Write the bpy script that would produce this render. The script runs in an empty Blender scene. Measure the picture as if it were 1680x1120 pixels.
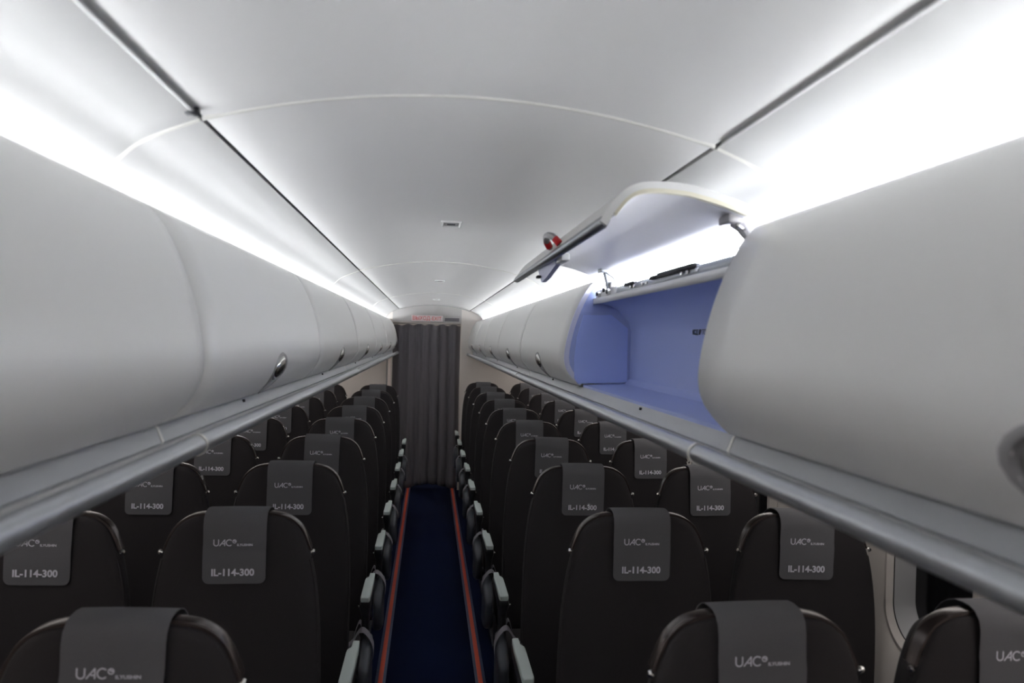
import bpy, bmesh, math, random
from mathutils import Vector, Matrix

random.seed(7)
SC = bpy.context.scene
COL = SC.collection

# ---------------------------------------------------------------- camera, world, exposure
EYE = 1.795          # lens height above the cabin floor
CAMX = -0.053        # aisle centre is X = 0, the cabin runs along +Y
YAW, PITCH, ROLL = 0.1079, -0.0018, 0.0270
cam_d = bpy.data.cameras.new('camera')
cam = bpy.data.objects.new('camera', cam_d)
COL.objects.link(cam)
cam_d.sensor_width = 36.0
cam_d.lens = 1250.0 / 1680.0 * 36.0
cam_d.clip_start = 0.02
f_ = Vector((math.sin(YAW) * math.cos(PITCH), math.cos(YAW) * math.cos(PITCH), math.sin(PITCH)))
r_ = Vector((math.cos(YAW), -math.sin(YAW), 0))
u_ = r_.cross(f_)
r2 = r_ * math.cos(ROLL) + u_ * math.sin(ROLL)
u2 = -r_ * math.sin(ROLL) + u_ * math.cos(ROLL)
m_ = Matrix((r2, u2, -f_)).transposed().to_4x4()
m_.translation = Vector((CAMX, 0, EYE))
cam.matrix_world = m_
cam_d.dof.use_dof = True
cam_d.dof.focus_distance = 3.4
cam_d.dof.aperture_fstop = 4.5
SC.camera = cam

world = bpy.data.worlds.new('world')
SC.world = world
world.use_nodes = True
world.node_tree.nodes['Background'].inputs[0].default_value = (0.02, 0.02, 0.022, 1)
world.node_tree.nodes['Background'].inputs[1].default_value = 1.0

SC.view_settings.view_transform = 'Standard'
SC.view_settings.look = 'None'
SC.view_settings.gamma = 1.0
SC.view_settings.use_curve_mapping = False
SC.view_settings.exposure = 0.0
COVE_POWER = 52.0
FILL_POWER = 9.0      # added unseen wall-brightening wash strips under the bins     # emission of the LED strips on top of the bins
LED_AIM = 165.0        # degrees from the outboard horizontal
COVE_COLOR = (0.94, 0.97, 1.0)


# ---------------------------------------------------------------- materials
def mat(name, col, rough=0.5, metal=0.0, spec=0.5, noise=None, bump=None, var=0.0, emit=None, coat=0.0, sheen=0.0):
    m = bpy.data.materials.new(name)
    m.use_nodes = True
    nt = m.node_tree
    b = nt.nodes['Principled BSDF']
    b.inputs['Base Color'].default_value = (*col, 1)
    b.inputs['Roughness'].default_value = rough
    b.inputs['Metallic'].default_value = metal
    b.inputs['Specular IOR Level'].default_value = spec
    b.inputs['Coat Weight'].default_value = coat
    if sheen:
        b.inputs['Sheen Weight'].default_value = sheen
    tc = nt.nodes.new('ShaderNodeTexCoord')
    if noise:
        n = nt.nodes.new('ShaderNodeTexNoise')
        n.inputs['Scale'].default_value = noise
        n.inputs['Detail'].default_value = 4
        nt.links.new(tc.outputs['Object'], n.inputs['Vector'])
        if var:
            r = nt.nodes.new('ShaderNodeMapRange')
            r.inputs['To Min'].default_value = 1 - var
            r.inputs['To Max'].default_value = 1 + var
            nt.links.new(n.outputs['Fac'], r.inputs['Value'])
            mx = nt.nodes.new('ShaderNodeVectorMath')
            mx.operation = 'SCALE'
            mx.inputs[0].default_value = col
            nt.links.new(r.outputs['Result'], mx.inputs['Scale'])
            nt.links.new(mx.outputs['Vector'], b.inputs['Base Color'])
        if bump:
            bp = nt.nodes.new('ShaderNodeBump')
            bp.inputs['Strength'].default_value = bump
            bp.inputs['Distance'].default_value = 0.002
            nt.links.new(n.outputs['Fac'], bp.inputs['Height'])
            nt.links.new(bp.outputs['Normal'], b.inputs['Normal'])
    if emit:
        b.inputs['Emission Color'].default_value = (*emit[0], 1)
        b.inputs['Emission Strength'].default_value = emit[1]
    return m


M = dict(
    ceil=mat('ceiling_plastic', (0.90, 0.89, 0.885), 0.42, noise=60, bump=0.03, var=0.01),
    cove=mat('cove_plastic_dimmed', (0.60, 0.597, 0.595), 0.45, noise=60, bump=0.03, var=0.01),  # same plastic as the vault, darkened to hold down the strip glare
    bin=mat('bin_plastic', (0.84, 0.835, 0.825), 0.34, noise=220, bump=0.05, var=0.01),
    joint=mat('joint_strip', (0.82, 0.81, 0.77), 0.4, noise=40, var=0.02),
    dark=mat('dark_gap', (0.03, 0.03, 0.035), 0.7, noise=30, var=0.1),
    seam=mat('grey_gasket', (0.40, 0.40, 0.40), 0.6, noise=30, var=0.05),
    blue=mat('blue_bin_lining', (0.40, 0.47, 0.80), 0.38, noise=200, bump=0.05, var=0.02),
    blue_lit=mat('blue_lining_lit', (0.46, 0.56, 1.0), 0.38, noise=200, bump=0.05, var=0.02),  # lining blue made lighter to paint in the light on the end wall
    lav=mat('lavender_plastic', (0.55, 0.57, 0.78), 0.4, noise=50, var=0.02),
    lav2=mat('pale_lavender_lip', (0.80, 0.81, 0.97), 0.4, noise=50, var=0.02),
    inner=mat('door_lining', (0.84, 0.83, 0.86), 0.4, noise=50, var=0.02),
    cream=mat('cream_edge', (0.80, 0.76, 0.62), 0.4, noise=50, var=0.03),
    band=mat('grey_sill', (0.42, 0.43, 0.45), 0.35, noise=120, bump=0.03, var=0.02),
    rail=mat('satin_rail', (0.46, 0.48, 0.51), 0.28, metal=0.55, noise=90, var=0.03),
    chrome=mat('chrome', (0.62, 0.61, 0.59), 0.16, metal=1.0, noise=20, var=0.03),
    steel=mat('brushed_steel', (0.42, 0.44, 0.46), 0.35, metal=0.8, noise=160, var=0.08),
    bezel=mat('bezel_grey', (0.36, 0.35, 0.36), 0.35, noise=40, var=0.03),
    white=mat('white_metal', (0.8, 0.8, 0.79), 0.4, noise=40, var=0.03),
    red=mat('red_plastic', (0.55, 0.01, 0.015), 0.35, noise=40, var=0.05),
    seat=mat('black_upholstery', (0.037, 0.0335, 0.036), 0.75, noise=700, bump=0.35, var=0.25, spec=0.25),
    frame=mat('bronze_shell', (0.075, 0.060, 0.058), 0.26, metal=0.5, noise=50, var=0.1),
    cloth=mat('grey_cloth', (0.155, 0.155, 0.166), 0.85, noise=900, bump=0.3, var=0.2, spec=0.2),
    print=mat('silver_print', (0.85, 0.85, 0.93), 0.5, noise=60, var=0.05),
    pad=mat('grey_arm_pad', (0.60, 0.68, 0.66), 0.5, noise=300, bump=0.1, var=0.06),
    arm=mat('dark_arm_body', (0.030, 0.032, 0.035), 0.4, noise=100, var=0.1),
    shroud=mat('slate_shroud', (0.065, 0.072, 0.088), 0.33, noise=100, bump=0.05, var=0.05),
    belt=mat('grey_webbing', (0.26, 0.25, 0.28), 0.6, noise=500, bump=0.3, var=0.15),
    legs=mat('leg_metal', (0.06, 0.065, 0.075), 0.4, metal=0.6, noise=60, var=0.1),
    carpet=mat('navy_carpet', (0.008, 0.015, 0.055), 0.95, noise=900, bump=0.8, var=0.45, spec=0.1),
    stripe=mat('orange_track', (0.75, 0.085, 0.03), 0.45, noise=90, var=0.12),
    track=mat('slate_track_edge', (0.06, 0.08, 0.16), 0.45, noise=90, var=0.1),
    wall=mat('beige_sidewall', (0.74, 0.69, 0.65), 0.5, noise=150, bump=0.04, var=0.02),
    reveal=mat('window_reveal', (0.42, 0.42, 0.43), 0.4, noise=80, var=0.02),
    pane=mat('dark_pane', (0.008, 0.008, 0.010), 0.12, noise=10, var=0.05),
    curtain=mat('charcoal_curtain', (0.17, 0.16, 0.175), 0.85, noise=600, bump=0.3, var=0.12, spec=0.2, sheen=0.15),
    header=mat('header_panel', (0.50, 0.485, 0.475), 0.45, noise=60, var=0.02),
    sign=mat('sign_face', (0.88, 0.80, 0.80), 0.4, noise=30, var=0.02),
    redtxt=mat('sign_red', (0.75, 0.05, 0.05), 0.4, noise=30, var=0.03),
    display=mat('display_grey', (0.16, 0.15, 0.17), 0.3, noise=30, var=0.05),
    post=mat('post_trim', (0.92, 0.82, 0.78), 0.35, noise=30, var=0.03),
    led=mat('led_diffuser', (0.9, 0.9, 0.9), 0.5, emit=(COVE_COLOR, COVE_POWER)),
    fill=mat('fill_diffuser', (0.9, 0.9, 0.9), 0.5, emit=((1, 0.96, 0.93), FILL_POWER)),  # emission of the added sidewall fill
    lobby=mat('lobby_lamp', (0.9, 0.9, 0.9), 0.5, emit=((1, 0.93, 0.85), 22.0)),
)


# ---------------------------------------------------------------- mesh helpers
def link(name, me, m, parent=None, smooth=True, loc=None):
    me.materials.clear()
    for k in (m if isinstance(m, (list, tuple)) else [m]):
        me.materials.append(M[k])
    if smooth:
        for p in me.polygons:
            p.use_smooth = True
    o = bpy.data.objects.new(name, me)
    COL.objects.link(o)
    if parent is not None:
        o.parent = parent
    if loc is not None:
        o.location = loc
    return o


def from_bm(bm, name='mesh', recalc=True, sharp=35):
    if recalc:
        bmesh.ops.recalc_face_normals(bm, faces=bm.faces)
    if sharp:
        a = math.radians(sharp)
        for e in bm.edges:
            if len(e.link_faces) == 2 and e.calc_face_angle(0) > a:
                e.smooth = False
    me = bpy.data.meshes.new(name)
    bm.to_mesh(me)
    bm.free()
    return me


def empty(name, loc=(0, 0, 0), **kw):
    o = bpy.data.objects.new(name, None)
    o.empty_display_size = 0.1
    COL.objects.link(o)
    o.location = loc
    for k, v in kw.items():
        o[k] = v
    return o


def box(bm, lo, hi, bev=0.0):
    vs = [bm.verts.new((x, y, z)) for x in (lo[0], hi[0]) for y in (lo[1], hi[1]) for z in (lo[2], hi[2])]
    fs = []
    for idx in ((0, 1, 3, 2), (4, 6, 7, 5), (0, 4, 5, 1), (2, 3, 7, 6), (0, 2, 6, 4), (1, 5, 7, 3)):
        fs.append(bm.faces.new([vs[i] for i in idx]))
    if bev:
        es = list({e for f in fs for e in f.edges})
        bmesh.ops.bevel(bm, geom=es, offset=bev, segments=3, profile=0.5, affect='EDGES')
    return vs


def boxes(name, m, lst, parent=None, bev=0.0):
    bm = bmesh.new()
    for lo, hi in lst:
        box(bm, lo, hi, bev)
    return link(name, from_bm(bm, name), m, parent)


def loft(bm, rings, closed=True, cap=(False, False)):
    R = [[bm.verts.new(p) for p in r] for r in rings]
    n = len(R[0])
    for a, b in zip(R, R[1:]):
        for i in range(n if closed else n - 1):
            j = (i + 1) % n
            try:
                bm.faces.new((a[i], a[j], b[j], b[i]))
            except ValueError:
                pass
    if cap[0]:
        bm.faces.new(R[0])
    if cap[1]:
        bm.faces.new(R[-1][::-1])
    return R


def extrude_y(poly, y0, y1, bm=None, cap=True, ny=1):
    """closed polygon in (x,z) swept along Y"""
    own = bm is None
    if own:
        bm = bmesh.new()
    rings = [[(x, y0 + (y1 - y0) * k / ny, z) for x, z in poly] for k in range(ny + 1)]
    loft(bm, rings, True, (cap, cap))
    return bm


def tube(bm, pts, rad, n=10, cap=True):
    pts = [Vector(p) for p in pts]
    rings = []
    up = Vector((0, 0, 1))
    for i, p in enumerate(pts):
        d = (pts[min(i + 1, len(pts) - 1)] - pts[max(i - 1, 0)]).normalized()
        s = d.cross(up if abs(d.z) < 0.95 else Vector((0, 1, 0))).normalized()
        t = d.cross(s)
        rr = rad[i] if isinstance(rad, (list, tuple)) else rad
        rings.append([p + (s * math.cos(a) + t * math.sin(a)) * rr for a in [2 * math.pi * k / n for k in range(n)]])
    loft(bm, rings, True, (cap, cap))


def catmull(pts, k=6):
    out = []
    P = [pts[0]] + list(pts) + [pts[-1]]
    for i in range(1, len(P) - 2):
        p0, p1, p2, p3 = P[i - 1], P[i], P[i + 1], P[i + 2]
        for j in range(k):
            t = j / k
            out.append(tuple(0.5 * (2 * b + (c - a) * t + (2 * a - 5 * b + 4 * c - d) * t * t + (3 * b - a - 3 * c + d) * t ** 3)
                             for a, b, c, d in zip(p0, p1, p2, p3)))
    out.append(tuple(pts[-1]))
    return out


def normals2(poly, closed=False):
    out = []
    n = len(poly)
    for i in range(n):
        a = poly[(i - 1) % n] if closed else poly[max(i - 1, 0)]
        b = poly[(i + 1) % n] if closed else poly[min(i + 1, n - 1)]
        dx, dz = b[0] - a[0], b[1] - a[1]
        l = math.hypot(dx, dz) or 1
        out.append((dz / l, -dx / l))
    return out


def text_mesh(s, size, bold=0.0, extrude=0.0002, align='CENTER', width=None):
    cu = bpy.data.curves.new('lettering', 'FONT')
    cu.body = s
    cu.size = size
    cu.offset = bold
    cu.extrude = extrude
    cu.align_x = align
    cu.resolution_u = 3
    ob = bpy.data.objects.new('lettering_tmp', cu)
    COL.objects.link(ob)
    dg = bpy.context.evaluated_depsgraph_get()
    me = bpy.data.meshes.new_from_object(ob.evaluated_get(dg))
    bpy.data.objects.remove(ob)
    if width:
        xs = [v.co.x for v in me.vertices]
        k = width / (max(xs) - min(xs))
        c = (max(xs) + min(xs)) / 2
        for v in me.vertices:
            v.co.x = (v.co.x - c) * k
    return me


def rounded_rect(hx, hz, r, n=6, cx=0.0, cz=0.0):
    pts = []
    for sx, sz, a0 in ((1, 1, 0), (-1, 1, 90), (-1, -1, 180), (1, -1, 270)):
        for k in range(n + 1):
            a = math.radians(a0 + 90 * k / n)
            pts.append((cx + sx * (hx - r) + r * math.cos(a), cz + sz * (hz - r) + r * math.sin(a)))
    return pts


# ---------------------------------------------------------------- cabin shell
YB, YE = -4.2, 9.05       # rear and forward ends of the cabin
LOBBY = 10.4
floor = boxes('floor', 'carpet', [((-1.27, YB, -0.04), (1.27, LOBBY, 0.0))])
floor['kind'] = 'structure'
boxes('carpet_runner', 'carpet', [((-0.232, YB, 0.0), (0.232, LOBBY, 0.004))], floor)
for s in (-1, 1):
    t = boxes('track_strip', 'track', [((min(s * .233, s * .288), YB, 0.0), (max(s * .233, s * .288), LOBBY, 0.005))], floor, 0.0015)
    boxes('red_insert', 'stripe', [((min(s * .248, s * .272), YB, 0.0045), (max(s * .248, s * .272), LOBBY, 0.0075))], t, 0.001)

# ceiling: a central vault of panels and a cove panel on each side
ceiling = empty('ceiling', (0, 0, EYE), kind='structure')
GX, GZ, PZ = 0.4154, 0.3313, 0.391
RAD = (GX ** 2 + (PZ - GZ) ** 2) / (2 * (PZ - GZ))


def vault(x, dz=0.0):
    return PZ - RAD + math.sqrt(RAD * RAD - x * x) + dz


SEAMS = [YB, -1.45, 1.235, 3.92, 6.60, YE]
hw = GX - 0.0022
for a, b in zip(SEAMS, SEAMS[1:]):
    bm = bmesh.new()
    xs = [-hw + 2 * hw * k / 28 for k in range(29)]
    low = [(x, vault(x)) for x in xs]
    top = [(x, vault(x) + 0.012) for x in reversed(xs)]
    low[0] = (low[0][0] + .001, low[0][1] + .003)
    low[-1] = (low[-1][0] - .001, low[-1][1] + .003)
    extrude_y(low + top, a + 0.003, b - 0.003, bm)
    link('vault_panel', from_bm(bm, 'vault_panel'), 'ceil', ceiling)
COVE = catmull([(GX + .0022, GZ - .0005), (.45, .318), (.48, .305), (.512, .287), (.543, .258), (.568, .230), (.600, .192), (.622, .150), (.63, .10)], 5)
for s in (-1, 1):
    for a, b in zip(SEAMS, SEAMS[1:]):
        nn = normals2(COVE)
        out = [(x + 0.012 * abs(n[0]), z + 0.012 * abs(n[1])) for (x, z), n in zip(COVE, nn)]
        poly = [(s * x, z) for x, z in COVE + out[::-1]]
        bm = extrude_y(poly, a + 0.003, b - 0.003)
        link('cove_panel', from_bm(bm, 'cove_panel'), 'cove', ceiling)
    # dark channel behind the gap between vault and cove
    o = boxes('gap_channel', 'seam', [((min(s * (GX - .03), s * (GX + .03)), YB, GZ + 0.012), (max(s * (GX - .03), s * (GX + .03)), YE, GZ + 0.03))], ceiling)
    # wider rubber gasket in the aft bay
    boxes('gap_gasket', 'seam', [((min(s * (GX - .0035), s * (GX + .0035)), YB, GZ - 0.002), (max(s * (GX - .0035), s * (GX + .0035)), 1.20, GZ + 0.012))], ceiling)
boxes('gap_clip', 'dark', [((-GX - .010, 1.185, GZ - .006), (-GX + .008, 1.20, GZ + .01))], ceiling)
for y in SEAMS[1:-1]:
    bm = bmesh.new()
    xs = [-hw + 2 * hw * k / 40 for k in range(41)]
    pts = [(x, vault(x)) for x in xs]
    pr = [(-.0065, .002), (-.004, -.0022), (0, -.0034), (.004, -.0022), (.0065, .002)]
    loft(bm, [[(x, y + dy, z + dz) for dy, dz in pr] for x, z in pts], False)
    link('joint_strip', from_bm(bm, 'joint_strip'), 'joint', ceiling)
    for s in (-1, 1):
        bm = bmesh.new()
        nn = normals2(COVE)
        loft(bm, [[(s * (x + dz * abs(n[0])), y + dy, z + dz * abs(n[1])) for dy, dz in pr] for (x, z), n in zip(COVE, nn)], False)
        link('joint_strip', from_bm(bm, 'joint_strip'), 'joint', ceiling)
# closed roof skin above
boxes('roof_skin', 'dark', [((-1.3, YB, 0.42), (1.3, LOBBY, 0.44))], ceiling)

# side walls with window panels
WX = 1.25
WIN_P, WIN_Y0, NWIN = 0.56, 1.87, 9
WZ, WHY, WHZ = 1.215, 0.185, 0.255


def win_ring(hy, hz, x, yc, n=10):
    return [(x, yc + a, WZ + b) for a, b in rounded_rect(hy, hz, min(hy, hz) * 0.62, n)]


def wall_panel(side, yc, hole=True):
    bm = bmesh.new()
    y0, y1, z0, z1 = yc - WIN_P / 2, yc + WIN_P / 2, 0.0, 1.66
    X = side * WX
    if hole:
        inner = win_ring(WHY, WHZ, X, yc)
        n = len(inner)
        # shallow dished margin, then the flat of the panel out to a rectangle
        mid = [(X - side * 0.0, yc + (p[1] - yc) * 1.16, WZ + (p[2] - WZ) * 1.14) for p in inner]
        inner_d = [(X + side * 0.014, p[1], p[2]) for p in inner]
        rect = []
        for p in inner:
            dy, dz = p[1] - yc, p[2] - WZ
            k = min(((y1 - .004 - yc) / abs(dy)) if abs(dy) > 1e-6 else 1e9,
                    (((z1 - WZ) if dz > 0 else (WZ - z0)) / abs(dz)) if abs(dz) > 1e-6 else 1e9)
            rect.append([X, yc + dy * k, WZ + dz * k])
        # snap nearest to corners
        for cy, cz in ((y0 + .004, z0), (y1 - .004, z0), (y0 + .004, z1), (y1 - .004, z1)):
            j = min(range(n), key=lambda i: (rect[i][1] - cy) ** 2 + (rect[i][2] - cz) ** 2)
            rect[j] = [X, cy, cz]
        back = [(X + side * 0.012, p[1], p[2]) for p in rect]
        loft(bm, [back, rect, mid, inner_d])
    else:
        box(bm, (min(X, X + side * .012), y0 + .004, z0), (max(X, X + side * .012), y1 - .004, z1))
    return from_bm(bm, 'sidewall_panel', sharp=50)


for side, nm in ((-1, 'wall_left'), (1, 'wall_right')):
    w = empty(nm, (0, 0, 0), kind='structure')
    ys = [WIN_Y0 + WIN_P * k for k in range(-10, 13)]
    for yc in ys:
        has = WIN_Y0 - WIN_P * 1.5 < yc < WIN_Y0 + WIN_P * (NWIN - 1.5)
        if yc + WIN_P / 2 > YE + 0.3:
            continue
        link('sidewall_panel', wall_panel(side, yc, has), 'wall', w)
    boxes('backing_skin', 'dark', [((min(side * 1.34, side * 1.36), YB, 0), (max(side * 1.34, side * 1.36), LOBBY, 2.2))], w)
k = 0
for side, i in [(sd, q) for sd in (1, -1) for q in range(-1, NWIN - 1)]:
    yc = WIN_Y0 + WIN_P * i
    k += 1
    root = empty('window_%d' % k, (0, 0, 0), kind='structure')
    root.rotation_euler = (0, 0, 0)
    if side < 0:
        root.matrix_basis = Matrix.Translation((0, 2 * yc, 0)) @ Matrix.Rotation(math.pi, 4, 'Z')
    X = WX
    bm = bmesh.new()
    loft(bm, [win_ring(WHY + .002, WHZ + .002, X + .014, yc), win_ring(WHY - .012, WHZ - .012, X + .010, yc),
              win_ring(WHY - .028, WHZ - .03, X + .022, yc)])
    link('window_bezel', from_bm(bm, 'window_bezel'), 'wall', root)
    bm = bmesh.new()
    loft(bm, [win_ring(WHY - .030, WHZ - .032, X + .024, yc), win_ring(WHY - .045, WHZ - .05, X + .05, yc),
              win_ring(WHY - .055, WHZ - .06, X + .075, yc)])
    link('window_reveal', from_bm(bm, 'window_reveal'), 'reveal', root)
    bm = bmesh.new()
    r = win_ring(WHY - .050, WHZ - .055, X + .072, yc)
    r2_ = win_ring(WHY - .050, WHZ - .055, X + .078, yc)
    loft(bm, [r, r2_], True, (True, True))
    link('window_pane', from_bm(bm, 'window_pane'), 'pane', root, smooth=False)

# rear wall behind the photographer, lobby end wall
o = boxes('wall_back', 'wall', [((-1.3, YB - .05, 0), (1.3, YB, 2.24))]); o['kind'] = 'structure'
o = boxes('wall_lobby', 'wall', [((-1.3, LOBBY, 0), (1.3, LOBBY + .05, 2.24))]); o['kind'] = 'structure'
# forward partitions either side of the curtain
wf = empty('wall_front', (0, 0, 0), kind='structure')
CL, CR = -0.470, 0.318
HB = 1.972     # underside of the header
arch = [(x, EYE + vault(x) + .006) for x in [-hw + 2 * hw * k / 24 for k in range(25)]]
cv = [(x, EYE + z + .006) for x, z in COVE[1:]]
full = [(-x, z) for x, z in reversed(cv)] + arch + cv
bm = bmesh.new()
poly = [(-1.27, 0.0), (-1.27, EYE + .1)] + [p for p in full if p[0] <= CL - .02] + [(CL - .02, EYE + .32), (CL - .02, 0.0)]
poly = [(-1.27, 0.0), (-1.27, EYE + .1), (-.63, EYE + .1), (-.622, EYE + .155), (-.57, EYE + .245), (-.53, EYE + .275), (CL - .02, EYE + .30), (CL - .02, 0.0)]
extrude_y(poly, YE, YE + .03, bm)
link('partition_panel', from_bm(bm), 'wall', wf, smooth=False)
bm = bmesh.new()
poly = [(CR, 0.0), (CR, EYE + .36), (.40, EYE + .335), (.47, EYE + .312), (.53, EYE + .275), (.57, EYE + .245), (.622, EYE + .155), (.63, EYE + .1), (1.27, EYE + .1), (1.27, 0)]
extrude_y(poly, YE, YE + .03, bm)
link('partition_panel', from_bm(bm), 'wall', wf, smooth=False)
bm = bmesh.new()
poly = [(CL - .02, HB)] + [(CL - .02, EYE + .30)] + [(x, z) for x, z in arch if CL < x < CR] + [(CR, EYE + .36), (CR, HB)]
extrude_y(poly, YE, YE + .03, bm)
link('header_panel', from_bm(bm), 'header', wf, smooth=False)
o = boxes('door_post', 'post', [((CL - .06, YE - .03, 0), (CL - .022, YE + .05, HB - .01))], wf, .006)
bm = bmesh.new()
# grey gasket that follows the vault over the header
pts = [(x, EYE + vault(x) - .004) for x in [-hw + 2 * hw * k / 24 for k in range(25)]]
tube(bm, [(x, YE - .004, z) for x, z in pts], .005, 6)
link('arch_gasket', from_bm(bm), 'seam', wf)
boxes('post_gasket', 'seam', [((CL - .078, YE - .014, 0), (CL - .060, YE, HB - .01))], wf)

# ---------------------------------------------------------------- overhead bins
BS, BCX = 0.82, -0.0095


def bx(x):
    return BS * x


def bz(z):
    return EYE + BS * (z - 1.75)


PROF = catmull([(.575, 1.566), (.555, 1.584), (.535, 1.606), (.518, 1.630), (.508, 1.660), (.506, 1.700), (.515, 1.760),
                (.533, 1.832), (.560, 1.905), (.592, 1.966), (.622, 2.003)], 5)
PROF = [(bx(x), bz(z)) for x, z in PROF]
ARC = [0.0]
for a, b in zip(PROF, PROF[1:]):
    ARC.append(ARC[-1] + math.hypot(b[0] - a[0], b[1] - a[1]))


def prof_at(s):
    s = min(max(s, 0), ARC[-1])
    for i in range(len(ARC) - 1):
        if s <= ARC[i + 1] + 1e-9:
            t = (s - ARC[i]) / (ARC[i + 1] - ARC[i])
            a, b = PROF[i], PROF[i + 1]
            dx, dz = b[0] - a[0], b[1] - a[1]
            l = math.hypot(dx, dz)
            return a[0] + dx * t, a[1] + dz * t, -dz / l, dx / l   # point, normal towards the aisle (-x)


HSH = [(0.0, .010), (.012, .016), (.026, .026), (.042, .040), (.056, .053), (.068, .062), (.080, .066), (.092, .064), (.102, .056), (.110, .043), (.115, .028), (.1175, .012)]


def handle_outline(k=1.0, dtop=0.0):
    s0 = 0.075
    right = [(w * k, s0 + (s - s0) * k) for s, w in HSH]
    right = [(w, max(s, 0.0)) for w, s in right]
    return right + [(0, s0 + (.1185 - s0) * k)] + [(-w, s) for w, s in reversed(right)]


def in_outline(y, s):
    if s > .1185 or s < 0:
        return False
    for (s0, w0), (s1, w1) in zip(HSH, HSH[1:]):
        if s0 <= s <= s1:
            return abs(y) < w0 + (w1 - w0) * (s - s0) / (s1 - s0)
    return abs(y) < .01


DTH = 0.016


def door_mesh(y0, y1, yh):
    """curved door between y0 and y1 with a recess opening for the handle at yh"""
    ys = set([y0, y1])
    y = y0
    while y < y1:
        ys.add(y); y += 0.12
    if yh is not None:
        y = yh - .072
        ys = {v for v in ys if abs(v - yh) > .08}
        while y <= yh + .0721:
            ys.add(y); y += .008
        ys |= {y0, y1}
    ys = sorted(ys)
    S = sorted(set([round(.006 * k, 4) for k in range(21)]) | set([.13 + (ARC[-1] - .13) * k / 22 for k in range(23)]))
    bm = bmesh.new()

    def grid(off):
        g = []
        for yy in ys:
            row = []
            for s in S:
                x, z, nx, nz = prof_at(s)
                # softly rolled ends
                e = min(abs(yy - y0), abs(yy - y1))
                row.append(bm.verts.new((x - nx * off, yy, z - nz * off)))
            g.append(row)
        return g
    A, B = grid(0), grid(DTH)
    for i in range(len(ys) - 1):
        for j in range(len(S) - 1):
            ym, sm = (ys[i] + ys[i + 1]) / 2, (S[j] + S[j + 1]) / 2
            hole = yh is not None and in_outline((ym - yh) * 1.06, sm) 
            if not hole:
                bm.faces.new((A[i][j], A[i + 1][j], A[i + 1][j + 1], A[i][j + 1]))
                bm.faces.new((B[i][j], B[i][j + 1], B[i + 1][j + 1], B[i + 1][j]))
    for g0, g1 in ((A, B),):
        for i in range(len(ys) - 1):
            bm.faces.new((A[i][0], B[i][0], B[i + 1][0], A[i + 1][0]))
            bm.faces.new((A[i][-1], A[i + 1][-1], B[i + 1][-1], B[i][-1]))
        for j in range(len(S) - 1):
            bm.faces.new((A[0][j], A[0][j + 1], B[0][j + 1], B[0][j]))
            bm.faces.new((A[-1][j], B[-1][j], B[-1][j + 1], A[-1][j + 1]))
    for e in bm.edges:
        if len(e.link_faces) == 2 and e.calc_face_angle(0) > math.radians(50):
            e.smooth = False
    me = bpy.data.meshes.new('bin_door')
    bm.to_mesh(me)
    bm.free()
    return me


def surf(y, s, off=0.0):
    x, z, nx, nz = prof_at(s)
    return (x + nx * off, y, z + nz * off)


def handle_parts(root, yh, mirror):
    """chrome scoop handle: bezel, bowl and paddle"""
    def fin(name, bm, m, par, sharp=60):
        me = from_bm(bm, name, sharp=sharp)
        if mirror:
            for v in me.vertices:
                v.co.x = -v.co.x
            me.flip_normals()
        return link(name, me, m, par)
    bm = bmesh.new()
    o0, o1, o2 = handle_outline(1.13), handle_outline(1.06), handle_outline(.93)
    loft(bm, [[surf(yh + y, s, .0002) for y, s in o0], [surf(yh + y, s, .003) for y, s in o1], [surf(yh + y, s, .0015) for y, s in o2],
              [surf(yh + y, s, -.004) for y, s in handle_outline(.90)]], False)
    h = fin('handle', bm, 'bezel', root)
    bm = bmesh.new()
    rings = []
    for k, d in ((.92, -.003), (.80, -.013), (.6, -.0155), (.3, -.0157)):
        rings.append([surf(yh + y, .004 + s * .97 + (0.0), d) for y, s in handle_outline(k)])
    loft(bm, rings, True, (False, True))
    fin('finger_bowl', bm, 'bezel', h)
    # paddle: domed chrome flap over the upper half
    bm = bmesh.new()
    cs, a_, b_ = .083, .050, .034
    rings = []
    for k, d in ((1.0, -.010), (1.0, -.002), (.93, .0035), (.7, .007), (.4, .0085), (.1, .009)):
        ring = []
        for q in range(24):
            t = 2 * math.pi * q / 24
            yy = a_ * k * math.cos(t)
            ss = cs + b_ * k * math.sin(t) * (1.0 if math.sin(t) > 0 else 1.15)
            ring.append(surf(yh + yy, ss, d))
        rings.append(ring)
    loft(bm, rings, True, (False, True))
    fin('paddle', bm, 'chrome', h)
    return h


BODY = [(bx(.600), bz(1.565)), (bx(.790), bz(1.565)), (bx(.790), bz(1.86)), (bx(.72), bz(1.955)), (bx(.652), bz(1.975)), (bx(.640), bz(1.965)),
        (bx(.585), bz(1.86)), (bx(.555), bz(1.77)), (bx(.545), bz(1.68)), (bx(.560), bz(1.61))]


def flip(me):
    for v in me.vertices:
        v.co.x = -v.co.x
    me.flip_normals()
    return me


def make_bin(side, y0, y1, yh, label):
    b = empty('overhead_bin', (BCX, 0, 0), label=label, category='luggage bin',
              group='closed luggage bins %s of the aisle' % ('left' if side < 0 else 'right'))
    me = from_bm(extrude_y(BODY, y0 + .004, y1 - .004), 'body', sharp=35)
    if side < 0:
        flip(me)
    link('body', me, 'bin', b)
    me = door_mesh(y0 + .0012, y1 - .0012, yh)
    if side < 0:
        flip(me)
    link('door', me, 'bin', b)
    if yh is not None:
        handle_parts(b, yh, side < 0)
    return b


ORD = ['nearest', 'second', 'third', 'fourth', 'fifth', 'sixth', 'seventh', 'eighth']
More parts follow.
